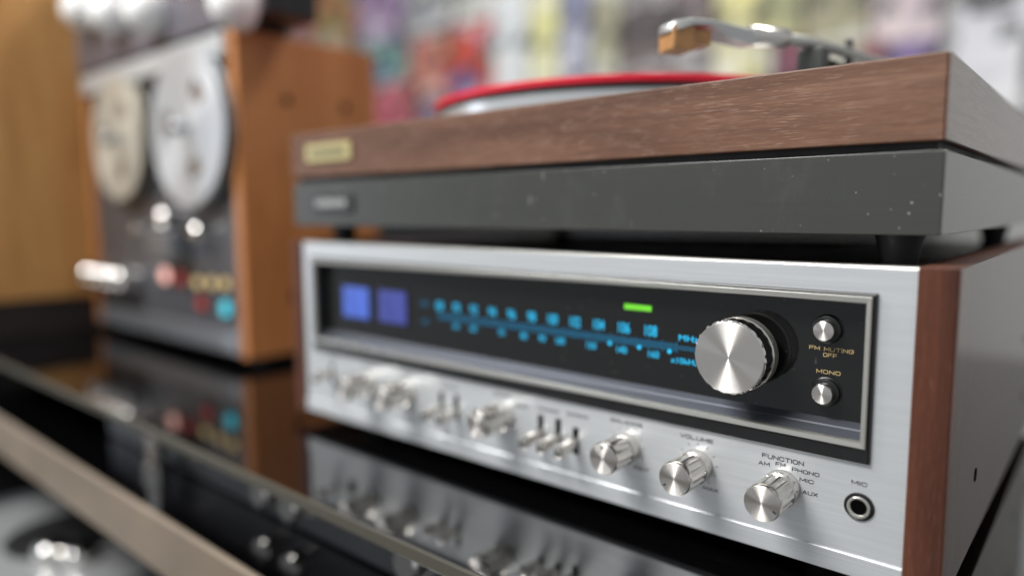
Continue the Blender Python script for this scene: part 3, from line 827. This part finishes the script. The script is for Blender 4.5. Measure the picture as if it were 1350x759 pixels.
# covers, placed along the wall at y = 2.2; z about 0.45 to 1.2 shows
K = [
 (-3.55, 1.36, .60, .50, ((196,150,150),(200,120,120),(190,130,110)), 'rose pink cover on shop wall above the tape deck'),
 (-3.00, 1.24, .42, .40, ((205,150,100),(190,125,80),(140,150,90)), 'orange and olive cover on shop wall beside rose pink one'),
 (-2.62, 1.22, .36, .34, ((178,146,188),(160,130,170),(190,170,190)), 'lilac cover on shop wall'),
 (-2.98, 0.80, .40, .40, ((205,205,205),(190,150,140),(180,180,180)), 'pale grey cover on shop wall below orange one'),
 (-2.58, 0.93, .34, .22, ((120,175,165),(140,170,160),(90,120,150)), 'teal cover on shop wall below lilac one'),
 (-2.50, 0.66, .40, .30, ((215,105,118),(205,120,130),(190,90,100)), 'pink red cover on shop wall below teal one'),
 (-2.22, 1.17, .36, .26, ((120,124,132),(190,190,186),(150,150,156)), 'grey mottled cover on shop wall beside lilac one'),
 (-2.24, 0.86, .28, .28, ((205,115,100),(190,130,120),(210,140,120)), 'salmon cover on shop wall beside teal one'),
 (-1.96, 0.80, .30, .46, ((205,70,58),(190,90,75),(90,100,150)), 'red orange cover with blue patches on shop wall'),
 (-2.20, 0.60, .30, .20, ((110,112,150),(180,160,170),(130,130,160)), 'slate blue cover on shop wall below salmon one'),
 (-1.93, 1.16, .26, .24, ((196,196,188),(210,208,200),(180,180,174)), 'off white cover on shop wall above red orange one'),
 (-1.70, 0.88, .20, .86, ((214,218,218),(208,212,214),(220,222,222)), 'tall white poster on shop wall'),
 (-1.505, 0.84, .155, .90, ((216,214,150),(208,204,152),(222,220,180)), 'tall pale yellow poster on shop wall'),
 (-1.34, 0.92, .15, .50, ((136,138,164),(120,122,146),(170,170,184)), 'blue grey cover on shop wall beside yellow poster'),
 (-1.34, 0.56, .15, .20, ((86,82,86),(110,106,110),(70,70,72)), 'charcoal cover on shop wall below blue grey one'),
 (-1.19, 0.83, .13, .50, ((158,154,130),(140,136,116),(170,168,140)), 'olive grey cover on shop wall'),
 (-1.00, 0.80, .22, .26, ((74,66,68),(90,80,80),(104,94,92)), 'dark brown cover on shop wall'),
 (-0.99, 1.02, .20, .17, ((196,194,190),(176,172,170),(130,124,124)), 'light grey cover on shop wall above dark brown one'),
 (-1.02, 0.61, .30, .11, ((200,150,118),(204,130,110),(196,180,130)), 'tan and salmon cover on shop wall below dark brown one'),
 (-0.80, 0.86, .15, .34, ((104,92,94),(124,110,108),(90,84,88)), 'brown grey cover on shop wall behind the cartridge'),
 (-0.63, 0.80, .16, .50, ((208,202,134),(200,194,140),(196,192,150)), 'mustard yellow cover on shop wall'),
 (-0.47, 0.80, .14, .40, ((150,150,104),(140,140,104),(170,168,120)), 'moss green cover on shop wall'),
 (-0.435, 0.66, .11, .13, ((112,44,66),(130,60,76),(100,50,70)), 'dark crimson card on shop wall in front of moss green cover', 0.05),
 (-0.29, 0.80, .20, .44, ((138,132,98),(128,124,92),(146,140,110)), 'khaki cover on shop wall'),
 (-0.175, 0.60, .07, .16, ((130,70,72),(120,80,80),(140,90,90)), 'narrow maroon card on shop wall beside khaki cover', 0.05),
 (-0.085, 0.74, .19, .15, ((196,178,184),(180,164,172),(206,190,190)), 'mauve cover on shop wall'),
 (-0.085, 0.585, .19, .15, ((110,86,142),(124,100,150),(96,80,126)), 'purple cover on shop wall below mauve one'),
 (0.24, 0.62, .38, .60, ((206,206,212),(200,200,206),(214,214,218)), 'large pale grey poster on shop wall'),
]
for e in K:
    sleeve(e[0], e[1], e[2], e[3], e[4], e[5], depth=e[6] if len(e) > 6 else 0.03)
sleeve(0.135, 0.745, 0.11, 0.06, ((80, 78, 84), (110, 108, 112), (60, 60, 64)), 'small dark grey card on the large pale grey poster', depth=0.045, scale=20)
sleeve(0.232, 0.52, 0.022, 0.22, ((62, 62, 66), (80, 80, 84), (52, 52, 56)), 'narrow charcoal strip on the large pale grey poster', depth=0.045, scale=20)
